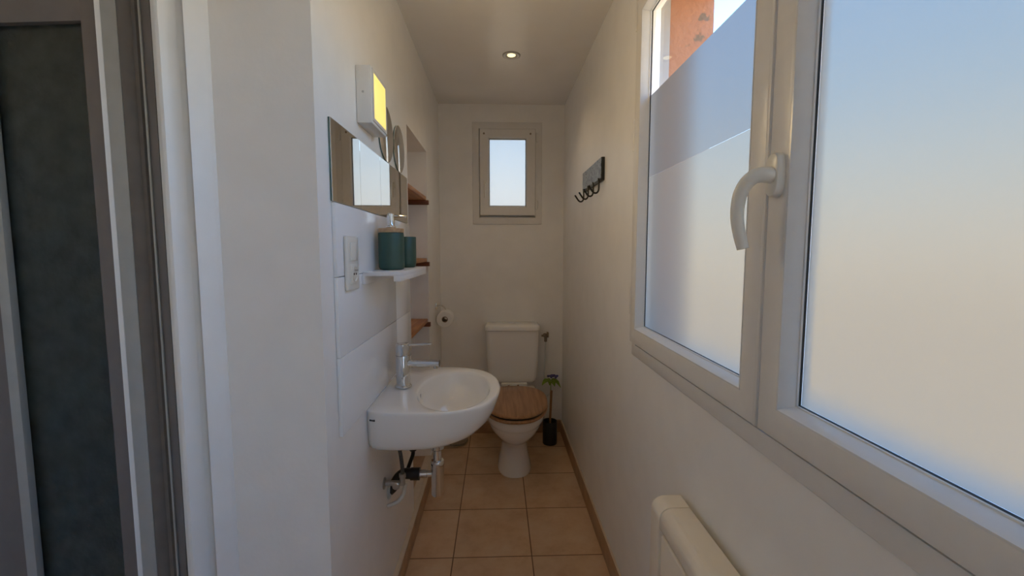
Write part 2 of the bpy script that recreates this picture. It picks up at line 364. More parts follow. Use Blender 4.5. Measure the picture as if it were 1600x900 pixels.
# ------------------------------------------------------------------ window_1 (wide, right wall)
win = sempty('window_1', (.47, .70, WZ0))
frame_poly(MB(), WY0 - .008, WY1 + .012, WZ0 - .014, WZ1 + .014, [(.4595, 0), (.454, .0015), (.4525, .004), (.4525, .04), (.4995, .05), (.4995, .006), (.4595, .006)]).build('frame', 'pvc', win)
M['pvc_grey'] = mat('grey_pvc', (0.34, 0.33, 0.32), 0.5, noise=(30, 0.04))  # darker grey than the other PVC, for the outer frame
frame_poly(MB(), WY0 + .001, WY1 - .001, WZ0 + .001, WZ1 - .001, [(.5005, 0), (.5005, .052), (.5285, .052), (.5285, 0)]).build('outer_frame', 'pvc_grey', win)
def sash(y0, y1, hinge_side):
    z0, z1 = .999, 2.078
    s = frame_poly(MB(), y0, y1, z0, z1, [(.453, 0), (.4445, .0005), (.4395, .003), (.4375, .008), (.4375, .044), (.4395, .0475), (.4395, .0495), (.478, .058), (.5, .045), (.5, .004), (.453, 0.001)]).build('sash', 'pvc', win)
    frame_poly(MB(), y0 + .0485, y1 - .0485, z0 + .0485, z1 - .0485, [(.4405, 0), (.4385, .001), (.439, .0035), (.4445, .006), (.455, .0085), (.463, .0105), (.4635, .0125), (.469, .013), (.469, .0), (.4405, .0)]).build('glazing_bead', 'bead', s)
    frame_poly(MB(), y0 + .0595, y1 - .0595, z0 + .0595, z1 - .0595, [(.4685, 0), (.4665, .0008), (.4665, .0022), (.4700, .0026), (.4700, 0)]).build('gasket', 'seal', s)
    pane((.473, y0 + .056, z0 + .056), (.473, y1 - .056, z1 - .056), 0).build('glass', 'glass', s)
    def sheet(za, zb, m):
        bm = MB()
        bm._new(lambda b: b.faces.new([b.verts.new(p) for p in ((.4705, y0 + .062, za), (.4705, y0 + .062, zb), (.4705, y1 - .062, zb), (.4705, y1 - .062, za))]))
        o = bm.build('frosted_film', m, s)
        if o.data.polygons[0].normal.x > 0: o.data.flip_normals()
    if hinge_side == 'far':
        sheet(z0 + .062, 1.526, 'film_lower'); sheet(1.5262, 1.772, 'film_upper')
    else:
        sheet(z0 + .062, 1.772, 'film_lower')
    return s
s_far = sash(.7085, 1.417, 'far')
s_near = sash(-.027, .7035, 'near')
# overlapping astragal strip on the near sash, with the vertical groove
MB().box((.4345, .700, 1.004), (.4378, .7075, 2.073), .001).build('astragal', 'pvc', s_near)
for z in (1.09, 1.62, 1.99):
    h = MB().lathe([(.0055, 0), (.0065, .002), (.0065, .098), (.0055, .1)], (.4445, 1.423, z), n=14).build('hinge', 'pvc', s_far)
MB().lathe([(.003, 0), (.005, .003), (.005, .016), (.003, .019)], (.4445, 1.423, 2.085), n=12).build('hinge_pin', 'brass', s_far)
# curved white handle: oval rosette, neck, sickle grip
hy = .6755
rz = []
for d, k in ((.4378, 1.0), (.4300, 1.0), (.4265, .93), (.4255, .80)):
    rz.append([Vector((d, hy + .0165 * k * (1 if i < 0 else 1) * math.copysign(abs(math.cos(2 * PI * i / 40)) ** .7, math.cos(2 * PI * i / 40)), 1.4175 + .034 * k * math.copysign(abs(math.sin(2 * PI * i / 40)) ** .7, math.sin(2 * PI * i / 40)))) for i in range(40)])
hd = MB().rings(rz).build('handle', 'plastic', s_near)
MB().tube([(.427, hy, 1.417), (.413, hy + .001, 1.4180), (.401, hy + .005, 1.415), (.392, hy + .011, 1.404), (.387, hy + .017, 1.386), (.386, hy + .020, 1.360), (.389, hy + .019, 1.333), (.395, hy + .014, 1.303)], [.0125, .0092], 20, 6).build('grip', 'plastic', hd)

# ------------------------------------------------------------------ window_2 (small, back wall)
wb = sempty('window_2', (.07, YB, BZ0))
frame_poly(MB(), BX0 - .022, BX1 + .022, BZ0 - .022, BZ1 + .022, [(YB - .0005, 0), (YB - .006, .001), (YB - .007, .003), (YB - .007, .0452), (YB + .032, .0452), (YB + .032, .085), (YB + .06, .085), (YB + .06, .024), (YB - .0005, .024)], 'Y').build('frame', 'pvc', wb)
sb = frame_poly(MB(), -.118, .262, 1.541, 2.120, [(YB - .0075, 0), (YB - .020, .001), (YB - .024, .004), (YB - .024, .056), (YB - .018, .064), (YB + .02, .066), (YB + .03, .05), (YB + .03, .002)], 'Y').build('sash', 'pvc', wb)
frame_poly(MB(), -.118 + .0655, .262 - .0655, 1.541 + .0655, 2.12 - .0655, [(YB - .012, 0), (YB - .012, .002), (YB + .004, .003), (YB + .004, 0)], 'Y').build('gasket', 'alu_seal', sb)
bm = MB(); bm._new(lambda b: b.faces.new([b.verts.new(p) for p in ((-.055, YB, 1.603), (.199, YB, 1.603), (.199, YB, 2.058), (-.055, YB, 2.058))]))
o = bm.build('frosted_pane', 'film_back', sb)
if o.data.polygons[0].normal.y > 0: o.data.flip_normals()
pane((-.056, YB + .004, 1.602), (.2, YB + .004, 2.059), 1).build('glass', 'glass', sb)
h = MB().box((-.092, YB - .034, 1.722), (-.070, YB - .024, 1.775), .004).build('handle', 'plastic', sb)
MB().tube([(-.081, YB - .03, 1.752), (-.081, YB - .058, 1.752), (-.081, YB - .066, 1.735), (-.081, YB - .066, 1.655)], .0075, 12, 4).build('grip', 'plastic', h)
for z in (1.585, 2.035):
    MB().lathe([(.006, 0), (.0075, .003), (.0075, .055), (.006, .058)], (.269, YB - .020, z), n=14).build('hinge', 'pvc', sb)
for x in (-.088, .226):
    MB().lathe([(.0065, 0), (.0065, -.003), (.004, -.0045)], (x, YB - .024, 2.086), 'Y', 12).build('plug', 'brass', sb)

# unseen clear window added behind the camera to bring in more daylight
wq = sempty('fill_window', (XR, -.46, .8))
frame_poly(MB(), -.78, -.14, .8, 2.2, [(XR - .005, 0), (XR - .005, .05), (XR + .05, .05), (XR + .05, 0)], 'X').build('frame', 'pvc', wq)
pane((XR + .02, -.73, .85), (XR + .02, -.19, 2.15), 0).build('glass', 'glass', wq)

# ------------------------------------------------------------------ shower door and its casing
def pl(mb, poly, z0=0.0, z1=ZC, bev=0.0): return mb.prism(poly, 'Z', z0, z1, bev)
ca = pl(MB(), [(-.6225, 1.03), (-.6225, .9855), (-.608, .9850), (-.612, .9745), (-.629, .938), (-.6315, .968), (-.6515, .972), (-.655, .956), (-.668, .924), (-.676, .925), (-.687, .931), (-.690, .945), (-.690, 1.03)], bev=.0006)
struct(ca.build('trim_6', 'casing'))
dr = sempty('door_1', (-.95, 1.0, 0))
jm = pl(MB(), [(-.6905, 1.04), (-.6905, .934), (-.727, .960), (-.727, 1.04)]).build('jamb_profile', 'alu', dr)
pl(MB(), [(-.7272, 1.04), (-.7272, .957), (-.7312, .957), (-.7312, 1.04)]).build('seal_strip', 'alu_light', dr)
pl(MB(), [(-.7315, 1.05), (-.7315, 1.02), (-.752, 1.02), (-.752, 1.05)]).build('seal_gap', 'seal', dr)
pl(MB(), [(-.752, 1.04), (-.752, .992), (-.758, .984), (-.766, .984), (-.770, .978), (-.7835, .972), (-.7855, .972), (-.7855, 1.04)]).build('hinge_profile', 'alu_seal', dr)
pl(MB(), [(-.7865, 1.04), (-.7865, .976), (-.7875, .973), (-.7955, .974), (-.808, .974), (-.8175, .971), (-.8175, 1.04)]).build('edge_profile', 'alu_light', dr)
pl(MB(), [(-.8176, 1.04), (-.8176, .970), (-.823, .964), (-.826, .968), (-.826, 1.04)]).build('edge_strip', 'casing', dr)  # pale strip paints in the bright highlight along this profile edge
dz0, dz1 = .03, 1.775
lf = MB()
ang = math.radians(5)
def lp(x, d=0.0):      # point on the slightly open leaf, u measured leftwards from the hinge side
    u = -.8262 - x
    return (-.8262 - u * math.cos(ang) + d * math.sin(ang) * 0, .9705 + u * math.sin(ang) + d)
pl(lf, [lp(-.8262), lp(-.8605), lp(-.8605, .03), lp(-.8262, .03)], dz0, 1.98, .0008)
pl(lf, [lp(-1.093), lp(-1.17), lp(-1.17, .03), lp(-1.093, .03)], dz0, 1.98, .0008)
pl(lf, [lp(-.8605), lp(-1.093), lp(-1.093, .03), lp(-.8605, .03)], dz1, 1.98, .0008)
pl(lf, [lp(-.8605), lp(-1.093), lp(-1.093, .03), lp(-.8605, .03)], dz0, .12, .0008)
lo = lf.build('leaf_frame', 'alu', dr)
pl(MB(), [lp(-.8605, .014), lp(-1.093, .014), lp(-1.093, .02), lp(-.8605, .02)], .12, dz1).build('glass_panel', 'showerglass', lo)
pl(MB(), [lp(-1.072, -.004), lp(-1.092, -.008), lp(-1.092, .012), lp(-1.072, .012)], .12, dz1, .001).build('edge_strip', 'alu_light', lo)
pl(MB(), [(-1.15, 1.04), (-1.15, 1.0), (-1.37, 1.02), (-1.37, 1.06)], 0, 2.03).build('side_profile', 'alu', dr)
MB().box((-1.37, .99, 1.981), (-.69, 1.09, 2.03), .002).build('top_rail', 'alu', dr)
MB().box((-1.37, .99, 0), (-.69, 1.09, .029), .002).build('threshold', 'alu', dr)

# ------------------------------------------------------------------ wash basin
N = 72
def outline():
    half = [(-.395, .232), (-.385, .240), (-.35, .252), (-.29, .2585), (-.22, .259), (-.15, .251), (-.09, .228), (-.045, .190), (-.012, .130), (.003, .070), (.009, 0)]
    pts = [Vector((x, -y, 0)) for x, y in half]; pts = catmull(pts, 10)
    full = pts + [Vector((p.x, -p.y, 0)) for p in pts[-2::-1]]
    return full
OUT = outline()
def ray_out(a, cx=-.175):
    d = Vector((math.cos(a), math.sin(a), 0)); c = Vector((cx, 0, 0)); best = None
    P = OUT + [OUT[0]]
    for i in range(len(P) - 1):
        p, q = P[i] - c, P[i + 1] - c; e = q - p
        den = d.x * e.y - d.y * e.x
        if abs(den) < 1e-12: continue
        tt = (p.x * e.y - p.y * e.x) / den; uu = (p.x * d.y - p.y * d.x) / den
        if tt > 0 and -1e-6 <= uu <= 1 + 1e-6 and (best is None or tt > best): best = tt
    return c + d * best
angs = [2 * PI * i / N for i in range(N)]
# put ring points exactly on the two wall corners
ca_ = math.atan2(.232, -.395 + .175)
for tgt in (ca_, 2 * PI - ca_):
    k = min(range(N), key=lambda i: abs(angs[i] - tgt)); angs[k] = tgt
CY = 1.520
edge = [ray_out(a) for a in angs]
def ring_out(sx, sy, z, mv=0.0): return [Vector((XL + .001 + (p.x + .395) * sx, CY + p.y * sy, z)) for p in edge]
def ring_in(rx, ry, z, cx=-.153, cy=CY - .010, blend=0.0):
    out = []
    for a, p in zip(angs, edge):
        q = Vector((cx + rx * math.cos(a), cy + ry * math.sin(a), z))
        if blend: q = q.lerp(Vector((p.x, CY + p.y, z)), blend)
        out.append(q)
    return out
R = [ring_out(.08, .08, .689), ring_out(.42, .55, .689), ring_out(.58, .76, .6895), ring_out(.70, .87, .692), ring_out(.79, .925, .700), ring_out(.865, .958, .714),
     ring_out(.925, .978, .738), ring_out(.968, .991, .770), ring_out(.993, .999, .800), ring_out(1.0, 1.0, .811), ring_out(.997, .998, .8165), ring_out(.988, .992, .8195),
     ring_out(.975, .984, .8205), ring_in(.130, .222, .8175, blend=.18), ring_in(.130, .222, .8165), ring_in(.127, .218, .8145), ring_in(.123, .213, .806), ring_in(.118, .204, .785), ring_in(.110, .190, .762), ring_in(.093, .160, .738),
     ring_in(.068, .115, .721), ring_in(.040, .064, .713), ring_in(.021, .021, .710, -.185, CY)]
basin = thing('wash_basin', 'white ceramic wall-hung wash basin with a rounded front, below the mirrors', 'sink', (XL, CY, .689))
bb = MB().rings(R).build('basin_bowl', 'ceramic', basin, 60)
MB().lathe([(.005, .000), (.020, .001), (.021, .0035), (.017, .005), (.004, .0045)], (-.185, CY, .7098), n=24).build('drain_plug', 'chrome', basin)
ov = MB().rings([[Vector((-.2722 + dx, CY - .013 + .0042 * math.cos(a) * k, .787 + .0105 * math.sin(a) * k)) for a in [2 * PI * i / 20 for i in range(20)]] for dx, k in ((0, 1), (.0022, 1), (.0022, .75))])
ov.build('overflow_slot', 'steel', basin)
lg = MB()
ly = CY - .2375
for i, (w_, h_) in enumerate(((.0036, .0050), (.0036, .0050), (.0036, .0050), (.0036, .0060))):
    lx = -.3842 + i * .0046
    yy = CY - .2400 - .36 * (lx + .385)
    lg.box((lx, yy - .0016, .7915), (lx + w_, yy + .005, .7915 + h_), .0006)
lg.build('maker_mark', 'mark', basin)

# ------------------------------------------------------------------ mixer tap
fx, fy, fz = -.334, 1.520, .8195
tap = thing('mixer_tap', 'chrome single-lever mixer tap standing on the basin ledge', 'tap', (fx, fy, fz))
MB().lathe([(.026, 0), (.0295, .0015), (.0295, .005), (.0262, .009), (.0240, .0105), (.0240, .113), (.0235, .1142)], (fx, fy, fz), n=40).build('body', 'chrome', tap)
cp = MB().lathe([(.0232, .1150), (.0240, .1160), (.0240, .148), (.0232, .1545), (.020, .1575), (.004, .159)], (fx, fy, fz), n=40).build('cap', 'chrome', tap)
MB().tube([(fx + .022, fy - .002, fz + .151), (fx + .06, fy - .006, fz + .1535), (fx + .103, fy - .010, fz + .157)], [.0046, .0036], 12).build('lever', 'chrome', cp)
sp = MB().tube([(fx + .012, fy - .002, fz + .087), (fx + .06, fy - .010, fz + .088), (fx + .129, fy - .022, fz + .090), (fx + .132, fy - .0225, fz + .090)], .0118, 24).build('spout', 'chrome', tap)
MB().lathe([(.0075, -.018), (.0085, -.0175), (.0085, -.008)], (fx + .118, fy - .020, fz + .090), n=18).build('aerator', 'chrome', sp)

# ------------------------------------------------------------------ bottle trap, pipes, valves below the basin
tx, ty = -.222, 1.550
tr = thing('bottle_trap', 'chrome bottle trap with black waste pipe under the basin', 'trap', (tx, ty, .40))
MB().lathe([(.034, .6885), (.034, .674), (.026, .672), (.026, .600), (.0255, .580), (.0200, .574), (.0155, .572), (.0155, .53), (.0185, .529), (.0185, .520)], (tx, ty, 0), n=32).build('tailpiece', 'chrome', tr)
MB().lathe([(.015, .399), (.0215, .401), (.0235, .405), (.0235, .512), (.0245, .514), (.0245, .530), (.022, .534), (.016, .535)], (tx, ty, 0), n=36).build('bottle', 'chrome', tr)
MB().lathe([(.012, 0), (.012, -.020), (.0145, -.021), (.0150, -.035), (.0145, -.050), (.012, -.051)], (tx - .018, ty, .482), 'X', 24).build('outlet_nut', 'chrome', tr)
MB().tube([(tx - .066, ty, .482), (tx - .098, ty, .482)], .0225, 20).tube([(tx - .098, ty, .483), (-.345, ty, .483), (-.362, ty - .008, .474), (-.380, ty - .022, .448), (-.3945, ty - .03, .436)], .0195, 18, 3).build('waste_pipe', 'black', tr)
MB().lathe([(.014, 0), (.028, .001), (.030, .004), (.022, .009)], (XL, ty - .03, .436), 'X', 24).build('wall_flange', 'whitehose', tr)

vy = 1.460
av = thing('angle_valve', 'small grey metal angle valve on the wall under the basin', 'valve', (XL, vy, .47))
MB().lathe([(.020, 0), (.020, .003), (.009, .006), (.009, .062)], (XL, vy, .497), 'X', 20).lathe([(.010, 0), (.010, .026), (.012, .027), (.012, .040), (.009, .041)], (XL + .064, vy, .491), 'Z', 6).build('valve_body', 'steel', av)
MB().lathe([(.012, 0), (.013, -.004), (.013, -.014), (.010, -.016)], (XL + .046, vy - .008, .497), 'Y', 10).build('knob', 'steel', av)
tag(MB().tube([(XL + .064, vy, .528), (XL + .064, vy + .001, .555), (XL + .058, vy + .004, .60), (XL + .048, vy + .008, .648), (XL + .040, vy + .012, .687)], .0066, 12, 5).build('supply_hose', 'darkhose'), 'dark braided supply hose rising from the angle valve into the basin', 'hose')
bh = thing('black_hose', 'black hose with thick black sleeve hanging behind the bottle trap', 'hose', (-.325, 1.60, .50))
MB().lathe([(.010, .545), (.0150, .550), (.0150, .600), (.013, .606), (.013, .687)], (-.321, 1.602, 0), n=16).build('sleeve', 'black', bh)
MB().tube([(-.321, 1.602, .548), (-.322, 1.600, .53), (-.331, 1.597, .505), (-.340, 1.594, .48), (-.352, 1.592, .45), (-.3945, 1.590, .43)], .0072, 12, 5).build('tail', 'black', bh)
tag(MB().tube([(-.331, 1.500, .478), (-.332, 1.500, .462), (-.340, 1.499, .430), (-.358, 1.497, .408), (-.380, 1.495, .398), (-.3948, 1.49, .394)], .0072, 12, 5).build('drain_hose', 'whitehose'), 'white flexible hose curving into the wall under the basin', 'hose')

# ------------------------------------------------------------------ toilet
TX = .100
toi = thing('toilet', 'white close-coupled toilet with a wooden lid in front of the back wall', 'toilet', (TX, 2.55, 0))
def ell(cx, cy, rx, ryf, ryb, z, n=56, p=2.0):
    out = []
    for i in range(n):
        a = 2 * PI * i / n; c, s_ = math.cos(a), math.sin(a)
        cc = math.copysign(abs(c) ** (2 / p), c); ss = math.copysign(abs(s_) ** (2 / p), s_)
        out.append(Vector((cx + rx * cc, cy + (ryf if ss < 0 else ryb) * ss, z)))
    return out
cyb = 2.56
R = [ell(TX, cyb, .100, .165, .23, 0, p=2.4), ell(TX, cyb, .101, .166, .23, .012, p=2.4), ell(TX, cyb, .091, .156, .225, .05, p=2.4), ell(TX, cyb, .080, .140, .22, .11, p=2.4), ell(TX, cyb, .076, .140, .22, .165, p=2.3), ell(TX, cyb - .01, .083, .175, .225, .205, p=2.2),
     ell(TX, cyb - .02, .118, .245, .23, .245), ell(TX, cyb - .025, .150, .292, .235, .290), ell(TX, cyb - .03, .164, .308, .235, .325), ell(TX, cyb - .03, .168, .312, .235, .337), ell(TX, cyb - .03, .172, .316, .235, .342),
     ell(TX, cyb - .03, .178, .324, .235, .352), ell(TX, cyb - .03, .183, .330, .235, .385), ell(TX, cyb - .03, .182, .329, .235, .397), ell(TX, cyb - .03, .177, .323, .232, .403), ell(TX, cyb - .03, .14, .27, .16, .403), ell(TX, cyb - .03, .11, .2, .12, .30)]
MB().rings(R).build('bowl', 'ceramic', toi, 50)
MB().box((TX - .155, 2.76, .30), (TX + .155, 2.86, .403), .02, 3).build('rear_ledge', 'ceramic', toi)
def rbox_rings(sec):   # (z, x half, y front, y back, r)
    R = []
    for z, hx, yf, yb, r in sec:
        ring = []
        for cx, cy, a0 in ((TX + hx - r, yb - r, 0), (TX - hx + r, yb - r, PI / 2), (TX - hx + r, yf + r, PI), (TX + hx - r, yf + r, 1.5 * PI)):
            for k in range(7): a = a0 + PI / 2 * k / 6; ring.append(Vector((cx + r * math.cos(a), cy + r * math.sin(a), z)))
        R.append(ring)
    return R
MB().rings(rbox_rings([(.405, .118, 2.885, 3.016, .03), (.412, .150, 2.870, 3.02, .035), (.430, .165, 2.861, 3.022, .035), (.455, .169, 2.857, 3.022, .035), (.60, .174, 2.853, 3.022, .034), (.7695, .180, 2.849, 3.022, .034)])).build('tank', 'ceramic', toi, 40)
ld = MB().rings(rbox_rings([(.770, .182, 2.848, 3.024, .035), (.773, .186, 2.842, 3.025, .036), (.793, .186, 2.842, 3.025, .036), (.802, .182, 2.846, 3.022, .036), (.807, .168, 2.86, 3.012, .034), (.8085, .10, 2.90, 2.97, .03)])).build('tank_lid', 'ceramic', toi, 50)
MB().lathe([(.024, .806), (.024, .811), (.021, .8125), (.004, .8125)], (TX, 2.935, 0), n=28).box((TX - .0225, 2.9345, .812), (TX + .0225, 2.9355, .8132)).build('flush_button', 'chrome', ld)
def seat_ring(rx, ryf, yb, z, n=56): return ell(TX, 2.50, rx, ryf, yb, z, n, 2.25)
MB().rings([seat_ring(.186, .318, .205, .404), seat_ring(.190, .322, .205, .408), seat_ring(.190, .322, .205, .417), seat_ring(.186, .318, .203, .421), seat_ring(.178, .310, .195, .4215)]).build('seat', 'seatwood', toi, 50)
MB().rings([seat_ring(.180, .312, .197, .4216), seat_ring(.180, .312, .197, .4300)]).build('seat_gap', 'black', toi)
lid = MB().rings([seat_ring(.182, .314, .2, .4300), seat_ring(.187, .320, .203, .4325), seat_ring(.188, .321, .204, .441), seat_ring(.185, .318, .202, .445), seat_ring(.175, .306, .195, .4468), seat_ring(.08, .14, .09, .4475)]).build('lid', 'seatwood', toi, 50)
MB().box((TX - .075, 2.712, .432), (TX + .088, 2.738, .457), .004).build('hinge_bar', 'plastic', toi)
for x in (-.03, .03): MB().lathe([(.006, 0), (.006, -.003), (.003, -.004)], (TX + x, 2.712, .446), 'Y', 12).build('hinge_screw', 'chrome', toi)

# water inlet on the back wall
wv = thing('stop_valve', 'bronze stop valve on the back wall right of the toilet tank', 'valve', (.335, YB, .70))
MB().lathe([(.016, 0), (.016, -.004), (.008, -.006), (.008, -.045)], (.335, YB, .705), 'Y', 18).lathe([(.011, 0), (.011, .018), (.009, .02)], (.335, YB - .045, .697), 'Z', 14).tube([(.335, YB - .045, .712), (.352, YB - .045, .724)], .008, 10).build('valve_body', 'brass', wv)
MB().box((.342, YB - .062, .700), (.356, YB - .030, .737), .004).build('tap_lever', 'brass', wv)
MB().tube([(.322, YB - .045, .710), (.306, YB - .045, .712)], .007, 10).build('outlet', 'brass', wv)
MB().lathe([(.010, 0), (.010, -.026), (.008, -.028)], (.335, YB - .045, .697), 'Z', 10).build('hose_nut', 'brass', wv)
tag(MB().tube([(.335, YB - .045, .670), (.334, YB - .045, .60), (.329, YB - .045, .50), (.327, YB - .046, .425), (.336, YB - .05, .402), (.358, YB - .06, .384), (.372, YB - .07, .360), (.366, YB - .075, .31), (.30, YB - .08, .28), (.235, YB - .1, .34)], .0048, 10, 6).build('inlet_hose', 'whitehose'), 'thin white hose hanging from the bronze valve beside the tank', 'hose')

# toilet brush
bx, by = .352, 2.845
br_ = thing('toilet_brush', 'toilet brush with a wooden handle standing in a dark cup in the corner', 'toilet brush', (bx, by, 0))
MB().lathe([(.046, .0005), (.048, .004), (.048, .155), (.0465, .158), (.0445, .156), (.0445, .01), (.02, .008)], (bx, by, 0), n=36).build('cup', 'cupdark', br_)
MB().tube([(bx - .004, by, .03), (bx + .002, by + .004, .16), (bx + .010, by + .010, .362)], [.0062, .0085], 14).build('handle', 'handlewood', br_)
MB().lathe([(.012, .012), (.034, .016), (.037, .03), (.036, .075), (.02, .092)], (bx - .004, by, 0), n=24).build('brush_head', 'black', br_)
# artificial flower behind the brush
fl = thing('artificial_flower', 'green leaves with a violet blossom just above the toilet brush handle', 'flower', (bx + .010, by + .075, .0))
fc = Vector((.368, 2.935, .408))
MB().tube([(bx + .010, by + .075, .002), (bx + .012, by + .080, .2), fc], .0022, 8, 4).build('stem', 'leaf', fl)
def leaf(dirv, L, wd, droop):
    d = Vector(dirv).normalized(); side = d.cross(Vector((0, 0, 1))).normalized(); up = Vector((0, 0, 1))
    nn = 9; rows = []
    for i in range(nn):
        t_ = i / (nn - 1); hw = wd * (math.sin(PI * (t_ ** .8 * .93 + .04))); c = fc + Vector((0, 0, -.005)) + d * (L * t_) + up * (.012 * math.sin(PI * t_ * .6) - droop * t_ * t_)
        rows.append([c - side * hw + up * hw * .35, c - side * hw * .5 + up * hw * .08, c - up * hw * .05, c + side * hw * .5 + up * hw * .08, c + side * hw + up * hw * .35])
    b = MB(); b.rings([[p for p in r] + [p - Vector((0, 0, .0012)) for p in r[::-1]] for r in rows]); return b
for dv, L, wd, dp in (((-1, -.5, 0), .072, .030, .030), ((1, -.5, 0), .072, .030, .050), ((-.7, .4, 0), .05, .02, .02), ((.45, -1, 0), .050, .024, .034), ((-.35, -1, 0), .040, .02, .03), ((1, .2, 0), .06, .022, .02)):
    leaf(dv, L, wd, dp).build('leaf', 'leaf', fl, 60)
for k in range(11):
    a = k * 2.4; r = .006 + .003 * k
    c = fc + Vector((.014 + r * math.cos(a) * 1.05, r * math.sin(a) * .7, .034 - .0008 * k))
    pb = MB(); pb.rings([[c + Vector((.0095 * q * math.cos(2 * PI * j / 10), .0095 * q * math.sin(2 * PI * j / 10), h_)) for j in range(10)] for q, h_ in ((.25, -.009), (.8, -.004), (1.0, .002), (.7, .007), (.2, .008))])
    pb.build('petal', 'petal', fl, 60)

# paper holder and roll on the left wall
py, pz = 2.785, .868
ph = thing('paper_holder', 'chrome toilet paper holder on the left wall near the corner', 'paper holder', (XL, py, .95))
MB().box((XL, py - .022, .928), (XL + .006, py + .022, .968), .003).build('wall_plate', 'chrome', ph)
MB().tube([(XL + .004, py, .950), (XL + .035, py, .950), (XL + .055, py + .001, .938), (XL + .062, py + .07, .900), (XL + .062, py + .075, pz + .012), (XL + .062, py + .062, pz + .012), (XL + .062, py - .045, pz + .012)], .0042, 10, 5).build('arm', 'chrome', ph)
pr = thing('toilet_roll', 'white toilet paper roll hanging on the chrome holder', 'toilet roll', (XL + .062, py, pz - .053))
def hollow(r0, r1, y0, y1, c): 
    return MB().lathe([(r0, y0), (r1 - .004, y0), (r1, y0 + .004), (r1, y1 - .004), (r1 - .004, y1), (r0, y1), (r0, y0)], c, 'Y', 40, False)
hollow(.0195, .053, -.05, .05, (XL + .062, py, pz)).build('paper', 'paper', pr)
hollow(.0180, .0195, -.0505, .0505, (XL + .062, py, pz)).build('core', 'card', pr)

# shallow clear dish on the floor
tag(MB().lathe([(.01, .0008), (.055, .0012), (.072, .010), (.079, .020), (.077, .0215), (.068, .011), (.052, .0045), (.01, .004)], (-.282, 2.868, 0), n=48).build('floor_dish', 'clearplastic'), 'shallow clear round dish on the floor tiles behind the basin', 'dish')

# ------------------------------------------------------------------ niche shelves
def niche_shelf(ztop, label):
    s = thing('niche_shelf', label, 'shelf', (ND, (NY0 + NY1) / 2, ztop - .045), 'wooden shelves in the wall niche')
    MB().box((ND + .001, NY0 + .002, ztop - .020), (XL - .004, NY1 - .016, ztop), .002).build('board', 'shelfwood', s)
    MB().box((ND + .001, NY1 - .028, ztop - .0445), (XL + .010, NY1 - .001, ztop - .0205), .001).build('batten', 'cleatwood', s)
    MB().box((ND + .001, NY0 + .001, ztop - .0445), (XL - .012, NY0 + .028, ztop - .0205), .001).build('batten', 'cleatwood', s)
    return s
niche_shelf(1.603, 'top wooden shelf of the wall niche, above the other two')
niche_shelf(1.258, 'middle wooden shelf of the niche, level with the white shelf and tumbler')
niche_shelf(.912, 'lowest wooden shelf of the niche, just above the tap')

# ------------------------------------------------------------------ mirrors
my0, mw, mz0, mz1 = 1.0575, .2165, 1.4185, 1.612
mt = thing('mirror_tile', 'square mirror tile nearest the wall corner, first in the row of four', 'mirror', (XL, my0 + mw / 2, mz0), 'square mirror tiles in a row above the basin')
MB().box((XL + .0005, my0 + .0008, mz0), (XL + .0045, my0 + mw - .0008, mz1)).build('backing', 'mirroredge', mt)
MB().box((XL + .0046, my0 + .0006, mz0), (XL + .0066, my0 + mw - .0006, mz1), .0003, 1).build('mirror_face', 'mirror', mt)
for i, lb in ((1, 'square mirror tile under the lit wall lamp, second from the wall corner'), (2, 'third square mirror tile from the wall corner, touching the half-hidden round mirror'), (3, 'square mirror tile nearest the niche, last in the row of four')):
    c = copy_tree(mt); c.location.y += mw * i; c['label'] = lb
def disc(cy, cz, r, label):
    d = thing('round_mirror', label, 'mirror', (XL, cy, cz - r), 'round mirrors above the mirror tiles')
    MB().lathe([(r - .0006, .0005), (r - .0006, .0045)], (XL, cy, cz), 'X', 64).build('backing', 'mirroredge', d)
    MB().lathe([(r - .0004, .0046), (r, .005), (r, .0064), (r - .0003, .0066)], (XL, cy, cz), 'X', 64).build('mirror_face', 'mirror', d)
    return d
disc(1.590, 1.7105, .0965, 'round mirror partly hidden behind the lit wall lamp')
disc(1.790, 1.7025, .0905, 'round mirror nearest the wall niche, right of the lamp')

# ------------------------------------------------------------------ wall lamp
la = thing('wall_lamp', 'square white wall lamp with a glowing yellow panel above the mirrors', 'lamp', (XL, 1.355, 1.66))
ly0, ly1, lz0, lz1, lxf = 1.275, 1.437, 1.660, 1.818, -.352
MB().box((XL + .0005, ly0, lz0), (lxf, ly1, lz1), .0025).build('housing', 'lampwhite', la)
rim = frame_poly(MB(), ly0 + .008, ly1 - .004, lz0 + .008, lz1 - .004, [(lxf - .001, 0), (lxf + .003, .0005), (lxf + .003, .010), (lxf - .001, .0105)]).build('panel_rim', 'lampwhite', la)
MB().box((lxf - .001, ly0 + .018, lz0 + .018), (lxf + .0026, ly1 - .014, lz1 - .014), .0006).build('glowing_panel', 'diffuser', la)
MB().lathe([(.0035, 0), (.0035, -.001), (.002, -.0015)], (XL + .020, ly0, 1.745), 'Y', 14).build('screw', 'steel', la)

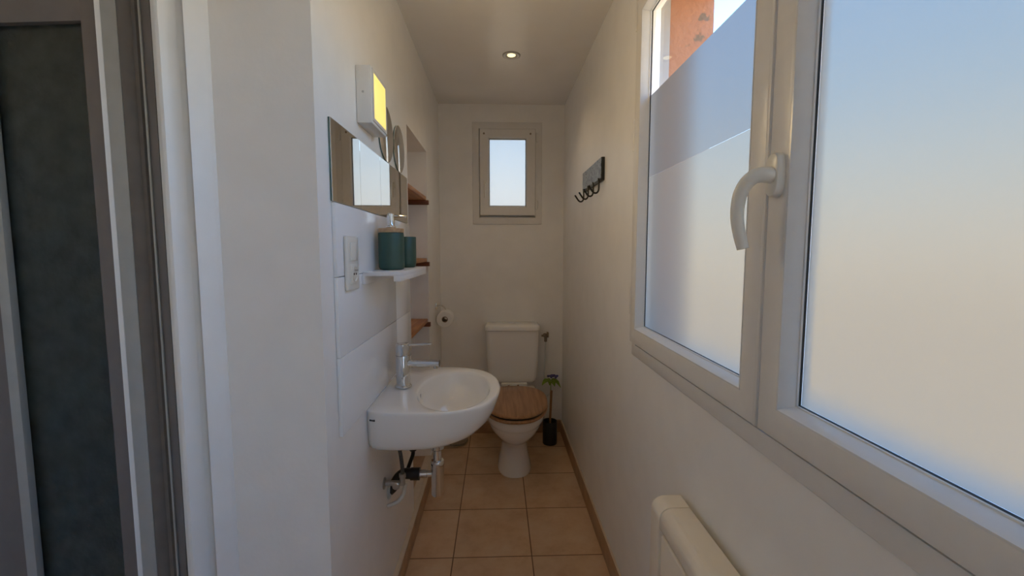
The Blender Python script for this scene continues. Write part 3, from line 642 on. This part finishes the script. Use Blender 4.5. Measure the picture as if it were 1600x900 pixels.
# ------------------------------------------------------------------ white shelf, dispenser, tumbler
TF = -.385
sh = thing('wall_shelf', 'small white wall shelf holding the green soap dispenser', 'shelf', (TF, 1.5, 1.21))
MB().box((TF + .0005, 1.255, 1.228), (-.275, 1.690, 1.240), .001).build('board', 'shelfwhite', sh)
MB().box((-.297, 1.255, 1.2125), (-.275, 1.690, 1.2278), .001).build('front_lip', 'shelfwhite', sh)
MB().box((TF + .0005, 1.245, 1.205), (TF + .008, 1.690, 1.2278), .001).build('wall_rail', 'shelfwhite', sh)
dx, dy, dz = -.336, 1.400, 1.2402
sp_ = thing('soap_dispenser', 'dark green soap dispenser with bamboo collar and chrome pump on the white shelf', 'soap dispenser', (dx, dy, dz))
MB().lathe([(.030, 0), (.0365, .002), (.0395, .008), (.0400, .016), (.0400, .113), (.0388, .1165)], (dx, dy, dz), n=48).build('bottle', 'green', sp_)
MB().lathe([(.0385, .1170), (.0402, .1175), (.0402, .1285), (.039, .1300)], (dx, dy, dz), n=48).build('collar', 'bamboo', sp_)
pm = MB().lathe([(.0155, .1302), (.016, .131), (.016, .1375), (.0125, .139), (.0110, .142), (.0122, .160), (.0115, .176), (.0085, .179), (.003, .180)], (dx, dy, dz), n=28).build('pump', 'chrome', sp_)
MB().tube([(dx + .008, dy, dz + .169), (dx + .03, dy, dz + .1685), (dx + .050, dy, dz + .1675)], [.0042, .0032], 10).build('nozzle', 'chrome', pm)
tag(MB().lathe([(.024, 0), (.029, .001), (.0325, .006), (.0345, .02), (.0350, .109), (.0342, .1105), (.0325, .109), (.032, .012), (.02, .008)], (-.331, 1.606, dz), n=44).build('tumbler', 'green'), 'dark green tumbler behind the soap dispenser on the white shelf', 'tumbler')

# ------------------------------------------------------------------ switch and socket plate
sw = thing('switch_plate', 'white double plate with rocker switch and socket beside the white shelf', 'switch', (TF, 1.152, 1.195))
MB().box((TF + .0005, 1.106, 1.198), (TF + .010, 1.197, 1.338), .004, 3).build('plate', 'plastic', sw)
MB().box((TF + .0085, 1.124, 1.275), (TF + .0135, 1.179, 1.322), .0015).build('rocker', 'plastic', sw)
so = MB().box((TF + .0085, 1.124, 1.213), (TF + .0125, 1.179, 1.267), .0015).build('socket', 'plastic', sw)
MB().lathe([(.0205, 0), (.0205, .0022), (.0185, .0026), (.0165, .0008), (.005, .0006)], (TF + .0122, 1.1515, 1.240), 'X', 32).build('socket_well', 'plastic', so)
for yy in (1.1435, 1.1595): MB().lathe([(.003, 0), (.003, .0012)], (TF + .0127, yy, 1.240), 'X', 10).build('pin_hole', 'black', so)
MB().lathe([(.0024, 0), (.0024, .008), (.001, .009)], (TF + .0127, 1.1515, 1.250), 'X', 10).build('earth_pin', 'steel', so)

# ------------------------------------------------------------------ coat rack on the right wall
rk_ = thing('coat_rack', 'black coat rack with a silver scribbled face and four hooks on the right wall', 'coat rack', (XR, 1.98, 1.55))
ry0, ry1, rz0, rz1 = 1.880, 2.288, 1.602, 1.700
MB().box((.4460, ry0, rz0), (XR - .0005, ry1, rz1), .0015).build('board', 'blackmetal', rk_)
MB().box((.4443, ry0 + .006, rz0 + .010), (.4459, ry1 - .002, rz1 - .001)).build('face', 'print', rk_)
for k in range(4):
    y = ry0 + .04 + k * .112
    MB().tube([(.4425, y, rz0 + .014), (.4445, y, rz0 - .012), (.4440, y, rz0 - .034), (.4390, y, rz0 - .046), (.430, y, rz0 - .050), (.420, y, rz0 - .046), (.410, y, rz0 - .033), (.402, y, rz0 - .021), (.4005, y, rz0 - .017)], .0040, 10, 5).build('hook', 'blackmetal', rk_)

# ------------------------------------------------------------------ electric heater on the right wall
hx0, hx1, hz1, hyf = .374, .446, .706, 1.003
ht = thing('electric_heater', 'cream electric wall heater with a rounded top below the wide window', 'heater', (.42, .6, .12))
def hprof(x0, x1, z0, z1, r=.03):
    P = [(x1, z0), (x1, z1)]
    for k in range(9): a = PI / 2 * k / 8; P.append((x0 + r - r * math.sin(a), z1 - r + r * math.cos(a)))
    P.append((x0, z0)); return P
MB().prism(hprof(hx0, hx1, .13, hz1), 'Y', hyf - .052, hyf, .0015).build('end_cap', 'heater', ht, 30)
top = hprof(hx0 + .0008, hx1 - .0006, hz1 - .047, hz1 - .0008)
MB().prism(top, 'Y', .10, hyf - .0535, .0008).build('top_cover', 'heater', ht, 30)
MB().prism(hprof(hx0, hx1, .13, hz1), 'Y', .045, .0985, .0015).build('end_cap', 'heater', ht, 30)
MB().box((hx0 + .016, .10, .14), (hx1 - .004, hyf - .054, hz1 - .05), .001).build('inner_body', 'heater', ht)
MB().box((hx0 + .004, .10, .14), (hx0 + .015, hyf - .056, hz1 - .062), .005, 3).build('front_panel', 'heater', ht)
for yb_ in (.2, .75): MB().box((hx1 + .0005, yb_, .25), (XR - .0005, yb_ + .1, .6), .002).build('wall_bracket', 'steel', ht)

# ------------------------------------------------------------------ ceiling spot
sxp, syp = .074, 2.290
spt = thing('ceiling_spot', 'round recessed ceiling spotlight, lit, in front of the small window', 'ceiling light', (sxp, syp, ZC))
MB().lathe([(.046, -.0002), (.0455, -.003), (.041, -.0052), (.033, -.0050), (.027, -.0030), (.0225, -.0006), (.0220, -.0002)], (sxp, syp, ZC), n=48, cap=False).build('ring', 'lacquer', spt)
MB().lathe([(.0205, -.0003), (.0205, -.0016), (.016, -.0024), (.003, -.0028)], (sxp, syp, ZC), n=36).build('bulb', 'bulb', spt)
ldt = bpy.data.lights.new('spot_light', 'SPOT'); ldt.energy = 1.6; ldt.color = (1, 0.74, 0.46); ldt.spot_size = math.radians(125); ldt.spot_blend = .7; ldt.shadow_soft_size = .02
lo_ = bpy.data.objects.new('spot_light', ldt); COL.objects.link(lo_); lo_.location = (sxp, syp, ZC - .012)
lam = bpy.data.lights.new('lamp_light', 'AREA'); lam.energy = 0.75; lam.color = (1, 0.72, 0.36); lam.shape = 'RECTANGLE'; lam.size = .12; lam.size_y = .12
ll = bpy.data.objects.new('lamp_light', lam); COL.objects.link(ll); ll.location = (lxf + .004, 1.356, 1.739); ll.rotation_euler = (0, math.radians(-90), 0)
